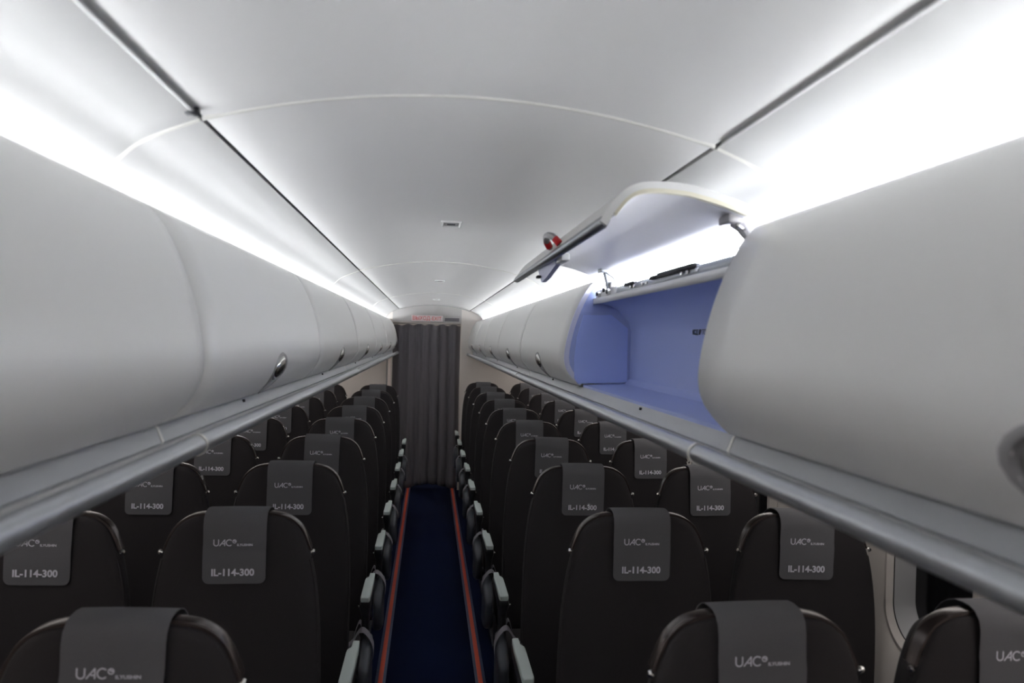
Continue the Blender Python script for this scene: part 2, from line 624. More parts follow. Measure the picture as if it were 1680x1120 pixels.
# left row
yl = [-4.126, -2.766, -1.406, -.046] + [1.314 + 1.36 * k for k in range(6)] + [YE - .005]
for i, (a, b) in enumerate(zip(yl, yl[1:])):
    if b - a < .3:
        continue
    hy = (a + b) / 2 if b - a > 1.2 else a + .66
    labs = {0: 'closed white luggage bin on the left, directly behind the camera',
            1: 'largest closed white luggage bin on the left, filling the left edge of the photo',
            2: 'closed white left luggage bin with the largest chrome handle, just past the nearest seam',
            3: 'closed white left luggage bin with the second largest chrome handle',
            4: 'closed white left luggage bin with the third largest chrome handle',
            5: 'fourth closed bin with a handle along the left, counting from the camera',
            6: 'second to last closed bin on the left, near the dark curtain',
            7: 'last closed bin on the left, its end against the dark curtain'}
    if i < 2:
        lab = ['closed white left luggage bin against the rear wall, behind the camera', 'closed white left luggage bin, next to the rearmost one, behind the camera'][i]
    else:
        lab = labs[i - 2]
    make_bin(-1, a, b, hy, lab)
for a, b, lab in ((-3.978, -2.668, 'closed white right luggage bin against the rear wall, behind the camera'), (-2.668, -1.358, 'closed white right luggage bin next to the rearmost one, behind the camera')):
    make_bin(1, a, b, (a + b) / 2, lab)
yr = [-1.358, -.048, 1.262, 2.576] + [2.576 + 1.26 * k for k in range(1, 6)]
labs = {0: 'closed white luggage bin on the right, directly behind the camera',
        1: 'largest closed white luggage bin on the right, beside the open blue bin',
        3: 'closed white right luggage bin just beyond the open blue bin, with the largest handle',
        4: 'closed white right luggage bin, second beyond the open blue bin',
        5: 'closed white right luggage bin, third beyond the open blue bin',
        6: 'closed white right luggage bin, fourth beyond the open blue bin',
        7: 'last closed white luggage bin on the right, against the beige end wall'}
for i, (a, b) in enumerate(zip(yr, yr[1:])):
    if i == 2:
        continue
    make_bin(1, a, b, {1: .50}.get(i, (a + b) / 2), labs[i])
o = boxes('trim_1', 'bin', [((bx(.53), yr[-1] + .003, bz(1.57)), (bx(.79), YE, bz(1.97)))])
o['kind'] = 'structure'
bm = extrude_y([(x, z) for x, z in PROF] + [(bx(.79), bz(2.0)), (bx(.79), bz(1.566))], yr[-1] + .003, YE)
me = from_bm(bm)
o.data = me
me.materials.append(M['bin'])
o.location.x = BCX

# ---- the open bin
OA, OB = yr[2], yr[3]
ob = empty('overhead_bin', (BCX, 0, 0), label='open luggage bin with blue interior and raised white door, right of aisle', category='luggage bin')
bm = bmesh.new()
INS = [(bx(.588), bz(1.572)), (bx(.765), bz(1.580)), (bx(.785), bz(1.600)), (bx(.788), bz(1.80)), (bx(.775), bz(1.84)), (bx(.730), bz(1.885)), (bx(.690), bz(1.905)), (bx(.632), bz(1.914))]
INSO = [(bx(.588), bz(1.560)), (bx(.775), bz(1.562)), (bx(.800), bz(1.590)), (bx(.802), bz(1.81)), (bx(.787), bz(1.855)), (bx(.738), bz(1.90)), (bx(.695), bz(1.922)), (bx(.632), bz(1.930))]
extrude_y(INS + INSO[::-1], OA + .012, OB - .012, bm, True)
link('interior_liner', from_bm(bm), 'blue', ob)
full_in = [(bx(.588), bz(1.566)), (bx(.795), bz(1.566)), (bx(.795), bz(1.90)), (bx(.70), bz(1.96)), (bx(.635), bz(1.955)), (bx(.585), bz(1.86)), (bx(.555), bz(1.77)), (bx(.546), bz(1.68)), (bx(.560), bz(1.61))]
for ya, yb in ((OA + .001, OA + .012), (OB - .012, OB - .001)):
    bm = extrude_y([surf(0, s_, -DTH - .001)[::2] for s_ in [ARC[-1] * q / 14 for q in range(15)]] + [(bx(.70), bz(1.96)), (bx(.795), bz(1.90)), (bx(.795), bz(1.566))], ya, yb)
    link('end_wall', from_bm(bm), 'blue', ob)
# raised panel, its lighter blue painting in light on the far end wall
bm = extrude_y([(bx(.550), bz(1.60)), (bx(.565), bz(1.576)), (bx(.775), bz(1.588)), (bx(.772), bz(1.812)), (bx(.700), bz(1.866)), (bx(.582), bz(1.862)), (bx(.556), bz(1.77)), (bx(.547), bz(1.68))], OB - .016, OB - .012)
link('end_panel', from_bm(bm), 'blue_lit', ob, smooth=False)
# pale lip of the next door seen edge-on
for yy in (OB - .010,):
    ss_ = [ARC[-1] * q / 30 for q in range(31)]
    bm = extrude_y([surf(0, s_, -.001)[::2] for s_ in ss_] + [surf(0, s_, -.019)[::2] for s_ in reversed(ss_)], yy, OB - .0005)
    link('side_lip', from_bm(bm), 'lav2', ob)
# header rail over the opening: white strip, grey metal channel with cut-outs
bm = extrude_y([(bx(.622), bz(1.908)), (bx(.650), bz(1.912)), (bx(.650), bz(1.934)), (bx(.622), bz(1.932))], OA + .002, OB - .002)
link('header_strip', from_bm(bm), 'white', ob)
bm = extrude_y([(bx(.632), bz(1.933)), (bx(.648), bz(1.933)), (bx(.652), bz(1.958)), (bx(.640), bz(1.960))], OA + .002, OB - .30)
hc = link('header_channel', from_bm(bm), 'steel', ob)
for lo_, hi_, zt in ((.33, .60, 1.9665), (.605, .66, 1.962), (.83, .92, 1.963)):
    boxes('channel_slot', 'dark', [((bx(.631), OA + lo_, bz(1.952)), (bx(.650), OA + hi_, bz(zt)))], hc)
for y in (.30, .36, .40, .68, .72, .80, .84):
    boxes('channel_pin', 'chrome', [((bx(.628), OA + y, bz(1.940)), (bx(.634), OA + y + .012, bz(1.950)))], hc, .001)
# hinge group at the far end
hg = boxes('hinge_bracket', 'white', [((bx(.628), OB - .30, bz(1.932)), (bx(.640), OB - .03, bz(1.962)))], ob, .002)
boxes('bracket_tab', 'white', [((bx(.630), OB - .24, bz(1.958)), (bx(.642), OB - .17, bz(1.985)))], hg, .002)
for yy, rr in ((OB - .235, .0115), (OB - .10, .010)):
    bm = bmesh.new()
    tube(bm, [(bx(.615), yy, bz(1.944)), (bx(.630), yy, bz(1.944))], rr, 16)
    p = link('hinge_wheel', from_bm(bm), 'chrome', hg)
bm = bmesh.new()
for yy, rr in ((OB - .235, .006), (OB - .10, .005)):
    tube(bm, [(bx(.612), yy, bz(1.944)), (bx(.616), yy, bz(1.944))], rr, 12)
link('wheel_hub', from_bm(bm), 'dark', hg)
boxes('bracket_slot', 'dark', [((bx(.6265), OB - .16, bz(1.950)), (bx(.629), OB - .13, bz(1.966))), ((bx(.6265), OB - .06, bz(1.942)), (bx(.629), OB - .03, bz(1.956)))], hg)
# lift arm from bracket to door
bm = bmesh.new()
tube(bm, [(bx(.626), OB - .22, bz(1.944)), (bx(.620), OB - .215, bz(1.985)), (bx(.612), OB - .21, bz(2.022))], .006, 8)
tube(bm, [(bx(.640), OB - .28, bz(1.955)), (bx(.632), OB - .26, bz(1.995)), (bx(.615), OB - .22, bz(2.018))], .002, 6)
la = link('lift_arm', from_bm(bm), 'steel', ob)
boxes('arm_clamp', 'steel', [((bx(.590), OB - .235, bz(2.018)), (bx(.620), OB - .19, bz(2.034)))], la, .003)
# near hinge arm
bm = bmesh.new()
tube(bm, [(bx(.640), OA + .035, bz(1.95)), (bx(.635), OA + .045, bz(1.985)), (bx(.618), OA + .055, bz(2.012)), (bx(.600), OA + .060, bz(2.022))], [.008, .010, .011, .009], 10)
la = link('lift_arm', from_bm(bm), 'bezel', ob)
boxes('arm_clamp', 'bezel', [((bx(.580), OA + .035, bz(2.016)), (bx(.615), OA + .085, bz(2.036)))], la, .004)
bm = bmesh.new()
tube(bm, [(bx(.596), OA + .03, bz(2.010)), (bx(.622), OA + .045, bz(2.004))], .004, 8)
link('arm_pin', from_bm(bm), 'chrome', la)
# placard on the back wall
me = text_mesh('КСД № ТОКЕ', .0185, .0002)
t = link('placard_lettering', me, 'dark', ob, smooth=False)
t.matrix_local = Matrix(((0, 0, -1, bx(.7865)), (1, 0, 0, 1.885), (0, 1, 0, bz(1.783)), (0, 0, 0, 1))) @ Matrix.Scale(-1, 4, (1, 0, 0))
# raised door
OPEN = catmull([(.670, 2.023), (.645, 2.034), (.61, 2.048), (.555, 2.066), (.50, 2.080), (.462, 2.086), (.41, 2.088), (.370, 2.083),
                (.338, 2.066), (.312, 2.036), (.290, 2.000)], 4)
OPEN = [(bx(x), bz(z)) for x, z in OPEN]
nn = normals2(OPEN)
for i, (a, b) in enumerate(nn):
    pass
inner = [(x - n[0] * DTH * .8 if False else x + n[0] * 0, z) for (x, z), n in zip(OPEN, nn)]
inn = []
cx_, cz_ = bx(.47), bz(1.85)
for (x, z), n in zip(OPEN, nn):
    sgn = 1 if (cx_ - x) * n[0] + (cz_ - z) * n[1] > 0 else -1
    k_ = min(1.0, .25 + .09 * len(inn))
    inn.append((x + sgn * n[0] * .013 * k_, z + sgn * n[1] * .013 * k_))
bm = bmesh.new()
extrude_y(OPEN + inn[::-1], OA + .0022, OB - .0022, bm, True)
dr = link('door', from_bm(bm, sharp=40), 'bin', ob)
# lining with raised rim inside the door
bm = bmesh.new()
i2 = []
for q_, ((x, z), n) in enumerate(zip(OPEN[2:-3], nn[2:-3])):
    k_ = min(1.0, .43 + .09 * q_)
    sgn = 1 if (cx_ - x) * n[0] + (cz_ - z) * n[1] > 0 else -1
    i2.append(((x + sgn * n[0] * .0133 * k_, z + sgn * n[1] * .0133 * k_), (x + sgn * n[0] * .0175 * k_, z + sgn * n[1] * .0175 * k_)))
extrude_y([p[0] for p in i2] + [p[1] for p in reversed(i2)], OA + .022, OB - .022, bm, True)
link('door_lining', from_bm(bm, sharp=40), 'inner', dr)
bm = bmesh.new()
extrude_y([(p[0][0], p[0][1] + .001) for p in i2] + [(p[1][0], p[1][1] - .002) for p in reversed(i2)], OA + .0015, OA + .013, bm, True)
link('door_rim', from_bm(bm, sharp=40), 'cream', dr)
lx, lz = OPEN[-1]
bm = extrude_y([(lx - .004, lz - .006), (lx + .012, lz - .010), (lx + .020, lz + .004), (lx + .004, lz + .010)], OA + .012, OB - .004)
link('lip_strip', from_bm(bm), 'steel', dr)
# latch bracket under the lip
ym = (OA + OB) / 2 + .02
bm = bmesh.new()
A_ = [(lx + .012, ym - .12, lz - .002), (lx + .012, ym + .16, lz - .002), (lx + .018, ym + .12, lz - .045), (lx + .018, ym + .04, lz - .040), (lx + .020, ym - .10, lz - .018)]
B_ = [(x + .012, y, z) for x, y, z in A_]
loft(bm, [A_, B_], True, (True, True))
lb = link('latch_bracket', from_bm(bm), 'lav', dr, smooth=False)
boxes('latch_pin', 'dark', [((lx + .004, ym + .10, lz - .035), (lx + .014, ym + .13, lz - .028)), ((lx + .004, ym + .0, lz - .006), (lx + .012, ym + .10, lz - .002))], lb, .001)
boxes('latch_catch', 'white', [((lx + .020, ym - .18, lz - .016), (lx + .040, ym - .09, lz + .002))], lb, .003)
# handle on the outside of the raised door
bm = bmesh.new()
hx, hz = bx(.306), bz(2.030)
ym -= .16
hp = [(hx - .004, ym - .055, hz - .006), (hx - .018, ym - .045, hz + .010), (hx - .024, ym, hz + .018), (hx - .018, ym + .05, hz + .012), (hx - .006, ym + .065, hz - .004)]
hp = catmull(hp, 4)
tube(bm, hp, [.006 + .003 * math.sin(math.pi * i / (len(hp) - 1)) for i in range(len(hp))], 10)
hd = link('handle', from_bm(bm), 'bezel', dr)
bm = bmesh.new()
tube(bm, hp[:4], .0085, 10)
tube(bm, hp[-5:-1], .0088, 10)
link('red_tip', from_bm(bm), 'red', hd)

# ---------------------------------------------------------------- grab rails under the bins
RAILP = [(.576, 1.508), (.563, 1.517), (.545, 1.529), (.525, 1.538), (.510, 1.5445), (.500, 1.543), (.491, 1.536), (.487, 1.527), (.489, 1.517), (.497, 1.509), (.515, 1.505), (.575, 1.500)]
RAILP = [(bx(x), bz(z)) for x, z in catmull(RAILP, 3)]
BANDP = [(bx(.597), bz(1.562)), (bx(.588), bz(1.5625)), (bx(.584), bz(1.559)), (bx(.572), bz(1.529)), (bx(.575), bz(1.524)), (bx(.597), bz(1.524))]


def rail(side, y0, y1, label):
    r = empty('grab_rail', (BCX, 0, 0), label=label, category='rail', group='satin metal rails under the %s bins' % ('left' if side < 0 else 'right'))
    for nm, P, m in (('rail_tube', RAILP, 'rail'), ('sill_band', BANDP, 'band')):
        me = from_bm(extrude_y(P, y0 + .003, y1 - .003), nm, sharp=40)
        if side < 0:
            flip(me)
        link(nm, me, m, r)
    cx0 = sum(p[0] for p in RAILP) / len(RAILP)
    cz0 = sum(p[1] for p in RAILP) / len(RAILP)
    bm = extrude_y([(cx0 + (x - cx0) * 1.03 - .0005, cz0 + (z - cz0) * 1.16) for x, z in RAILP], y1 - .012, y1 - .002)
    me = from_bm(bm, sharp=40)
    if side < 0:
        flip(me)
    link('rail_collar', me, 'joint', r)
    bm = extrude_y([(x - .0015, z + .0006) for x, z in BANDP[:5]] + [(BANDP[5][0], BANDP[5][1])], y1 - .012, y1 - .002)
    me = from_bm(bm, sharp=40)
    if side < 0:
        flip(me)
    link('band_collar', me, 'joint', r)
    # little lock studs on the band
    if y1 > 1:
        y = y0 + .56
        bm = bmesh.new()
        while y < y1 - .2:
            tube(bm, [(bx(.5835), y, bz(1.554)), (bx(.576), y, bz(1.556))], .0035, 8)
            y += 1.33
        me = from_bm(bm)
        if side < 0:
            flip(me)
        link('lock_stud', me, 'dark', r)
    return r


for side, segs in ((-1, [-4.2, -1.4, 1.295, 4.02, 6.74, YE]), (1, [-4.0, -1.36, 1.262, 3.90, 6.45, YE])):
    for i, (a, b) in enumerate(zip(segs, segs[1:])):
        rail(side, a, b, ['rearmost', 'nearest', 'second', 'third', 'farthest'][i] + ' length of satin grey rail under the %s bins' % ('left' if side < 0 else 'right'))
# service panels that close the underside from rail to sidewall
for n_, side in ((2, -1), (3, 1)):
    bm = extrude_y([(side * bx(.56), bz(1.512)), (side * bx(.80), bz(1.512)), (side * 1.25, bz(1.50)), (side * 1.25, bz(1.53)), (side * bx(.80), bz(1.535)), (side * bx(.60), bz(1.535))], YB, YE)
    o = link('trim_%d' % n_, from_bm(bm), 'ceil')
    o['kind'] = 'structure'
    o.location.x = BCX
    bm = extrude_y([(side * bx(.70), bz(1.955)), (side * .64, EYE + .14), (side * .64, EYE + .12), (side * bx(.70), bz(1.935))], YB, YE)
    o = link('trim_%d' % (n_ + 2), from_bm(bm), 'ceil')
    o['kind'] = 'structure'

# ---------------------------------------------------------------- cove light strips (LED diffusers lying on the bin tops)
for side in (-1, 1):
    r = empty('light_strip', (BCX, 0, 0), category='light',
              label='white light strip glowing in the cove above the %s luggage bins' % ('left' if side < 0 else 'right'))
    y0, y1 = YB + .1, YE - .08
    px, pz, rr = .580, EYE + .191, .0075      # half-round diffuser looking up and inboard on a small housing
    an = math.radians(LED_AIM)
    arc = [(px + rr * math.cos(an + math.radians(t)), pz + rr * math.sin(an + math.radians(t))) for t in range(-90, 91, 18)]
    bm = bmesh.new()
    extrude_y([(side * x, z) for x, z in arc], y0, y1, bm)
    link('diffuser', from_bm(bm), 'led', r, smooth=False)
    ux, uz = math.cos(an), math.sin(an)
    bm = bmesh.new()
    extrude_y([(side * x, z) for x, z in ((arc[0][0] - .0005 * ux, arc[0][1] - .0005 * uz), (arc[-1][0] - .0005 * ux, arc[-1][1] - .0005 * uz),
                                          (arc[-1][0] - .008 * ux, arc[-1][1] - .008 * uz), (arc[0][0] - .008 * ux, arc[0][1] - .008 * uz))], y0, y1, bm)
    link('housing', from_bm(bm), 'white', r, smooth=False)

    w = empty('fill_strip', (0, 0, 0), category='light', label='added unseen fill strip tucked under the %s luggage bins by the wall' % ('left' if side < 0 else 'right'))  # fill added to brighten the sidewalls, out of view below the bins
    boxes('housing', 'white', [((min(side * 1.150, side * 1.200), YB + .1, bz(1.50) - .006), (max(side * 1.150, side * 1.200), YE - .05, bz(1.50) + .006))], w)
    boxes('diffuser', 'fill', [((min(side * 1.156, side * 1.194), YB + .12, bz(1.50) - .010), (max(side * 1.156, side * 1.194), YE - .07, bz(1.50) - .0065))], w)

# ---------------------------------------------------------------- ceiling vents
for i, (x, y) in enumerate(((.010, 2.60), (.008, 5.22), (.006, 7.75))):
    r = empty('ceiling_light', (x, y, EYE + vault(x)), category='ceiling light', group='small framed ceiling fittings',
              label='%s small rectangular framed fitting in the ceiling centre line' % ['nearest', 'middle', 'farthest'][i])
    o1, o2, o3 = rounded_rect(.036, .060, .004), rounded_rect(.031, .055, .004), rounded_rect(.026, .048, .003)
    bm = bmesh.new()
    loft(bm, [[(a, b, .004) for a, b in o1], [(a, b, -.006) for a, b in o1], [(a, b, -.0065) for a, b in o2], [(a, b, -.001) for a, b in o3]])
    link('frame', from_bm(bm), 'white', r)
    bm = bmesh.new()
    loft(bm, [[(a, b, -.001) for a, b in o3], [(a * .8, b * .8, -.0035) for a, b in o3], [(a * .6, b * .55, -.0035) for a, b in o3]], True, (False, True))
    link('insert', from_bm(bm), 'seam', r)
    boxes('slot', 'dark', [((-.014, -.010, -.0050), (.014, .010, -.0030))], r, .0008)

# ---------------------------------------------------------------- curtain, exit sign
bm = bmesh.new()
nx_, nz_ = 150, 30
rows = []
fx0, fx1 = CL - .015, CR - .004
for j in range(nz_ + 1):
    row = []
    for i in range(nx_ + 1):
        u = i / nx_
        x = fx0 + (fx1 - fx0) * u
        hem = .006 + .045 * max(0, math.sin(math.pi * min(1, max(0, (u - .27) / .62)))) ** 1.3
        topz = HB - .020 + .008 * math.sin(u * 37) - (.014 if u < .35 else 0) * (1 - u / .35)
        v = j / nz_
        z = hem + (topz - hem) * v
        amp = .016 + .010 * (1 - v)
        y = YE + .10 + amp * math.sin(u * 38 + 1.2 * math.sin(u * 9) + .5 * v) + .006 * math.sin(u * 91 + 2 * v)
        row.append(bm.verts.new((x, y, z)))
    rows.append(row)
for a, b in zip(rows, rows[1:]):
    for i in range(nx_):
        bm.faces.new((a[i], a[i + 1], b[i + 1], b[i]))
me = from_bm(bm, sharp=0)
cu = empty('curtain', ((CL + CR) / 2, YE + .1, 0), label='long charcoal curtain closing the far end of the aisle', category='curtain')
o = link('drape', me, 'curtain', cu, loc=(-(CL + CR) / 2, -(YE + .1), 0))
md = o.modifiers.new('thickness', 'SOLIDIFY'); md.thickness = .002
bm = bmesh.new()
tube(bm, [(fx0 - .02, YE + .10, HB - .012), (fx1 + .0, YE + .10, HB - .012)], .006, 10)
link('curtain_rod', from_bm(bm), 'steel', cu, loc=(-(CL + CR) / 2, -(YE + .1), 0))

sg = empty('exit_sign', (0, YE - .012, 2.025), label='white exit sign with red lettering above the dark curtain', category='sign')
SX0, SX1 = -.272, .098
o = boxes('sign_face', 'sign', [((SX0, -.006, -.036), (SX1, .010, .036))], sg, .003)
me = text_mesh('ВЬIХОД-EXIT', .062, .0, .0006, width=.335)
o = link('sign_lettering', me, 'redtxt', sg, smooth=False)
o.matrix_local = Matrix.Translation(((SX0 + SX1) / 2, -.0072, -.021)) @ Matrix.Rotation(math.pi / 2, 4, 'X')
inf = empty('speaker_panel', (0, YE - .012, 2.018), label='grey slot panel in white frame right of the exit sign', category='panel')
boxes('panel_frame', 'header', [((.108, -.006, -.040), (.302, .010, .040))], inf, .003)
boxes('panel_insert', 'display', [((.120, -.009, -.022), (.290, -.005, .018))], inf, .002)

# lamp in the forward lobby, seen only as the glow over and under the curtain
o = boxes('lobby_lamp', 'lobby', [((-.25, YE + .55, 2.12), (.2, YE + .75, 2.14))])
o['label'] = 'warm lamp behind the curtain, glowing over its top edge'
o['category'] = 'light'

# ---------------------------------------------------------------- seats
def outline(n=1):
    half = [(.200, .36), (.2125, .50), (.2175, .68), (.2190, .86), (.2170, .98), (.2125, 1.07), (.2040, 1.15), (.1900, 1.222), (.1720, 1.275),
            (.1520, 1.307), (.1250, 1.326), (.0950, 1.334), (.0500, 1.338), (.0, 1.339)]
    h = catmull(half, 3)
    return h


HALF = outline()
OUT = HALF + [(-x, z) for x, z in reversed(HALF[:-1])]     # from bottom right over the top to bottom left
_n = normals2(OUT)


def inset(d):
    res = []
    for (x, z), (a, b) in zip(OUT, _n):
        # normals2 gives right-hand normal; make it point outward
        s = 1 if a * x + b * (z - .8) > 0 else -1
        nx, nz = x - s * a * d, z - s * b * d
        res.append((nx, max(nz, .36 + .3 * d)))
    return res


def lean(z):
    """Y of the back shell at height z: top upright, lower part raked forward"""
    t = max(0.0, 1.05 - z)
    u = max(0.0, z - 1.10)
    return -.012 + .10 * t * t + .0 * t + .05 * u * u


def ring(d, y):
    return [(x, lean(z) + y, z) for x, z in inset(d)]


def sring(k, y):
    """the panel outline shrunk towards its centre line"""
    return [(x * k, lean(.84 + (z - .84) * k) + y, .84 + (z - .84) * k) for x, z in inset(.045)]


def seat_meshes():
    D = {}
    # fabric back panel, slightly domed towards the camera
    bm = bmesh.new()
    loft(bm, [ring(.005, .004), ring(.0052, -.002), ring(.009, -.0055), ring(.020, -.009), ring(.045, -.0125), sring(.78, -.015), sring(.5, -.016), sring(.2, -.016)], True, (False, True))
    D['back'] = from_bm(bm, 'back_panel', sharp=0)
    # side/front cushion
    bm = bmesh.new()
    loft(bm, [ring(.016, .004), ring(.007, .020), ring(.010, .040), ring(.020, .062), ring(.030, .085), ring(.045, .100), sring(.8, .105)], True, (True, True))
    D['backrest'] = from_bm(bm, 'backrest', sharp=0)
    # bronze shell band from bolt to bolt over the top
    bm = bmesh.new()
    idx = [i for i, (x, z) in enumerate(OUT) if z > 1.235]
    r = []
    for d, y in ((.004, .001), (-.001, .001), (-.002, .004), (-.002, .030), (.0, .036), (.010, .036)):
        q = ring(d, y)
        r.append([q[i] for i in idx])
    loft(bm, r, False)
    D['band'] = from_bm(bm, 'shell_band', sharp=50)
    # thin piping lower down the sides
    bm = bmesh.new()
    for idx2 in ([i for i, (x, z) in enumerate(OUT) if z < 1.24 and x > 0], [i for i, (x, z) in enumerate(OUT) if z < 1.24 and x < 0]):
        r = []
        for d, y in ((.012, -.004), (.006, -.006), (.001, .001), (.002, .010), (.010, .012)):
            q = ring(d, y)
            r.append([q[i] for i in idx2])
        loft(bm, r, False)
    D['piping'] = from_bm(bm, 'side_piping', sharp=60)
    # bolts
    bm = bmesh.new()
    tube(bm, [(-.001, 0, 0), (.004, -.002, .002), (.0075, -.003, .003)], [.0062, .0062, .0036], 12)
    D['bolt'] = from_bm(bm, 'bolt')
    # cloth over the head of the seat
    bm = bmesh.new()
    W, R_ = .0782, .016
    path = [(.112, 1.235), (.110, 1.26), (.105, 1.285), (.096, 1.308), (.080, 1.326), (.062, 1.338), (.044, 1.3445), (.022, 1.3468), (.004, 1.3455), (-.010, 1.341), (-.0215, 1.329), (-.0255, 1.312)]
    path = [(y - .004, z) for y, z in path]
    zz = 1.30
    while zz > 1.184:
        path.append((-.0325 if zz < 1.26 else -.030, zz)); zz -= .012
    for k in range(7):
        a = math.pi / 2 * k / 6
        path.append((-.0325, 1.178 - R_ * math.sin(a)))
    rows = []
    for y, z in path:
        hw_ = W
        dz = 1.178 - z
        if y < 0 and dz > 0:
            hw_ = W - R_ + math.sqrt(max(0, R_ * R_ - dz * dz))
        row = []
        for k in range(15):
            u = -1 + 2 * k / 14
            droop = 0.0 if z < 1.30 else -.0012 * u * u
            row.append((hw_ * u, y + .0005 * math.sin(5 * u + z * 60) * (1 if y < 0 else 0), z + droop))
        rows.append(row)
    loft(bm, rows, False)
    bmesh.ops.recalc_face_normals(bm, faces=bm.faces)
    bmesh.ops.solidify(bm, geom=list(bm.faces), thickness=.0016)
    D['cover'] = from_bm(bm, 'headrest_cover', sharp=50)
    # printing on the cloth: logo line and type line, all flat print
    bm = bmesh.new()
    PY = -.0362

    def stroke(pts, w):
        for a, b in zip(pts, pts[1:]):
            dx, dz = b[0] - a[0], b[1] - a[1]
            l = math.hypot(dx, dz)
            if l < 1e-7:
                continue
            px, pz = -dz / l * w / 2, dx / l * w / 2
            ex, ez = dx / l * w * .25, dz / l * w * .25
            vs = [bm.verts.new((x, PY, z)) for x, z in ((a[0] + px - ex, a[1] + pz - ez), (b[0] + px + ex, b[1] + pz + ez), (b[0] - px + ex, b[1] - pz + ez), (a[0] - px - ex, a[1] - pz - ez))]
            bm.faces.new(vs)
    zb, H, x0, w_ = 1.2600, .0156, -.0500, .0024
    u = [(x0, zb + H), (x0, zb + .005)] + [(x0 + .0058 - .0058 * math.cos(math.pi * k / 8), zb + .0058 - .0058 * math.sin(math.pi * k / 8)) for k in range(9)] + [(x0 + .0116, zb + H)]
    stroke(u, w_)
    ax = x0 + .0142
    stroke([(ax, zb), (ax + .0125, zb + H), (ax + .0125, zb)], w_)
    stroke([(ax + .007, zb + .0052), (ax + .0125, zb + .0052)], w_)
    cxx = x0 + .0380
    stroke([(cxx + .0076 * math.cos(math.radians(a)), zb + H / 2 + (H / 2) * math.sin(math.radians(a))) for a in range(48, 313, 22)], w_)
    rx, rz = x0 + .0507, zb + .0112
    stroke([(rx + .0042 * math.cos(2 * math.pi * k / 16), rz + .0042 * math.sin(2 * math.pi * k / 16)) for k in range(17)], .0018)
    stroke([(rx - .002, rz + .003), (rx + .0005, rz), (rx + .003, rz + .0005)], .0022)
    for f in bm.faces:
        if f.normal.y > 0:
            f.normal_flip()
    me = bpy.data.meshes.new('logo')
    bm.to_mesh(me); bm.free()
    D['logo'] = me
    T = Matrix.Rotation(math.pi / 2, 4, 'X')
    m1 = text_mesh('ILYUSHIN', .0080, .00020, .0001, width=.038)
    m1.transform(Matrix.Translation((.0264, PY, zb - .0005)) @ T)
    m2 = text_mesh('IL-114-300', .0245, .00085, .0001, width=.106)
    m2.transform(Matrix.Translation((-.002, PY, 1.184)) @ T)
    bm = bmesh.new()
    for mm in (me, m1):
        bm.from_mesh(mm)
    D['print'] = bpy.data.meshes.new('logo')
    bm.to_mesh(D['print']); bm.free()
    D['type'] = m2
    # seat cushion
    bm = bmesh.new()
    box(bm, (-.215, .10, .37), (.215, .585, .50), .035)
    for v in bm.verts:
        if v.co.z > .45:
            v.co.z += .03 * ((v.co.y - .10) / .485) - .015 * (1 - (v.co.x / .215) ** 2)
    D['cushion'] = from_bm(bm, 'seat_cushion')
    # support frame with legs
    bm = bmesh.new()
    tube(bm, [(-.21, .20, .35), (.21, .20, .35)], .017, 8)
    tube(bm, [(-.21, .48, .35), (.21, .48, .35)], .017, 8)
    D['beam'] = from_bm(bm, 'seat_frame')
    bm = bmesh.new()
    tube(bm, [(0, .20, .35), (0, .12, .025)], .015, 8)
    tube(bm, [(0, .48, .35), (0, .52, .025)], .015, 8)
    box(bm, (-.02, .08, .0075), (.02, .56, .027), .004)
    D['leg'] = from_bm(bm, 'leg')
    # aisle-side pieces, built for aisle at -X (dirn=-1); x measured from seat centre
    for sgn, key in ((-1, 'R'), (1, 'L')):
        def fx(x):
            return sgn * x
        AX = .2485    # arm centre from seat centre towards the aisle
        ZT = EYE - 1.042
        # pad with the notch on the inboard side of its forward end
        P = [(-.019, .315), (-.0195, .56), (-.017, .628), (.005, .630), (.006, .575), (.018, .555), (.0195, .54), (.0195, .32), (.014, .302), (-.014, .300)]
        # x positive = inboard (away from the aisle)
        bm = bmesh.new()
        def rg(k, z):
            c = (0, .46)
            return [(fx(AX - (c[0] + (x - c[0]) * k)), c[1] + (y - c[1]) * (1 - (1 - k) * .12), z) for x, y in P]
        loft(bm, [rg(1, ZT - .020), rg(1, ZT - .004), rg(.93, ZT - .0008), rg(.8, ZT), rg(.4, ZT + .0005)], True, (True, True))
        D['pad' + key] = from_bm(bm, 'arm_pad', sharp=50)
        bm = bmesh.new()
        def rb(dx, z, y0, y1):
            return [(fx(AX + a), b, z) for a, b in rounded_rect(dx, (y1 - y0) / 2, .012, 3, 0, (y0 + y1) / 2)]
        loft(bm, [rb(.019, ZT - .018, .296, .632), rb(.021, ZT - .026, .294, .634), rb(.0205, ZT - .050, .300, .60), rb(.016, ZT - .075, .32, .50), rb(.014, ZT - .10, .33, .44), rb(.014, .52, .30, .40)], True, (True, True))
        D['arm' + key] = from_bm(bm, 'armrest', sharp=50)
        bm = bmesh.new()
        tube(bm, [(fx(AX - .018), .302, ZT - .034), (fx(AX - .027), .298, ZT - .034)], .005, 8)
        D['abolt' + key] = from_bm(bm, 'arm_button')
        # end shroud: long rounded housing hugging the seat side
        bm = bmesh.new()
        secs = [(.10, .44, .52, .010), (.112, .41, .545, .018), (.15, .39, .565, .023), (.21, .38, .580, .024), (.27, .38, .600, .024), (.32, .39, .605, .020), (.345, .41, .58, .013), (.352, .43, .55, .008)]
        rings = []
        for y, za, zb_, hx_ in secs:
            rings.append([(fx(.262 + a), y, b) for a, b in rounded_rect(hx_, (zb_ - za) / 2, hx_ * .8, 4, 0, (za + zb_) / 2)])
        loft(bm, rings, True, (True, True))
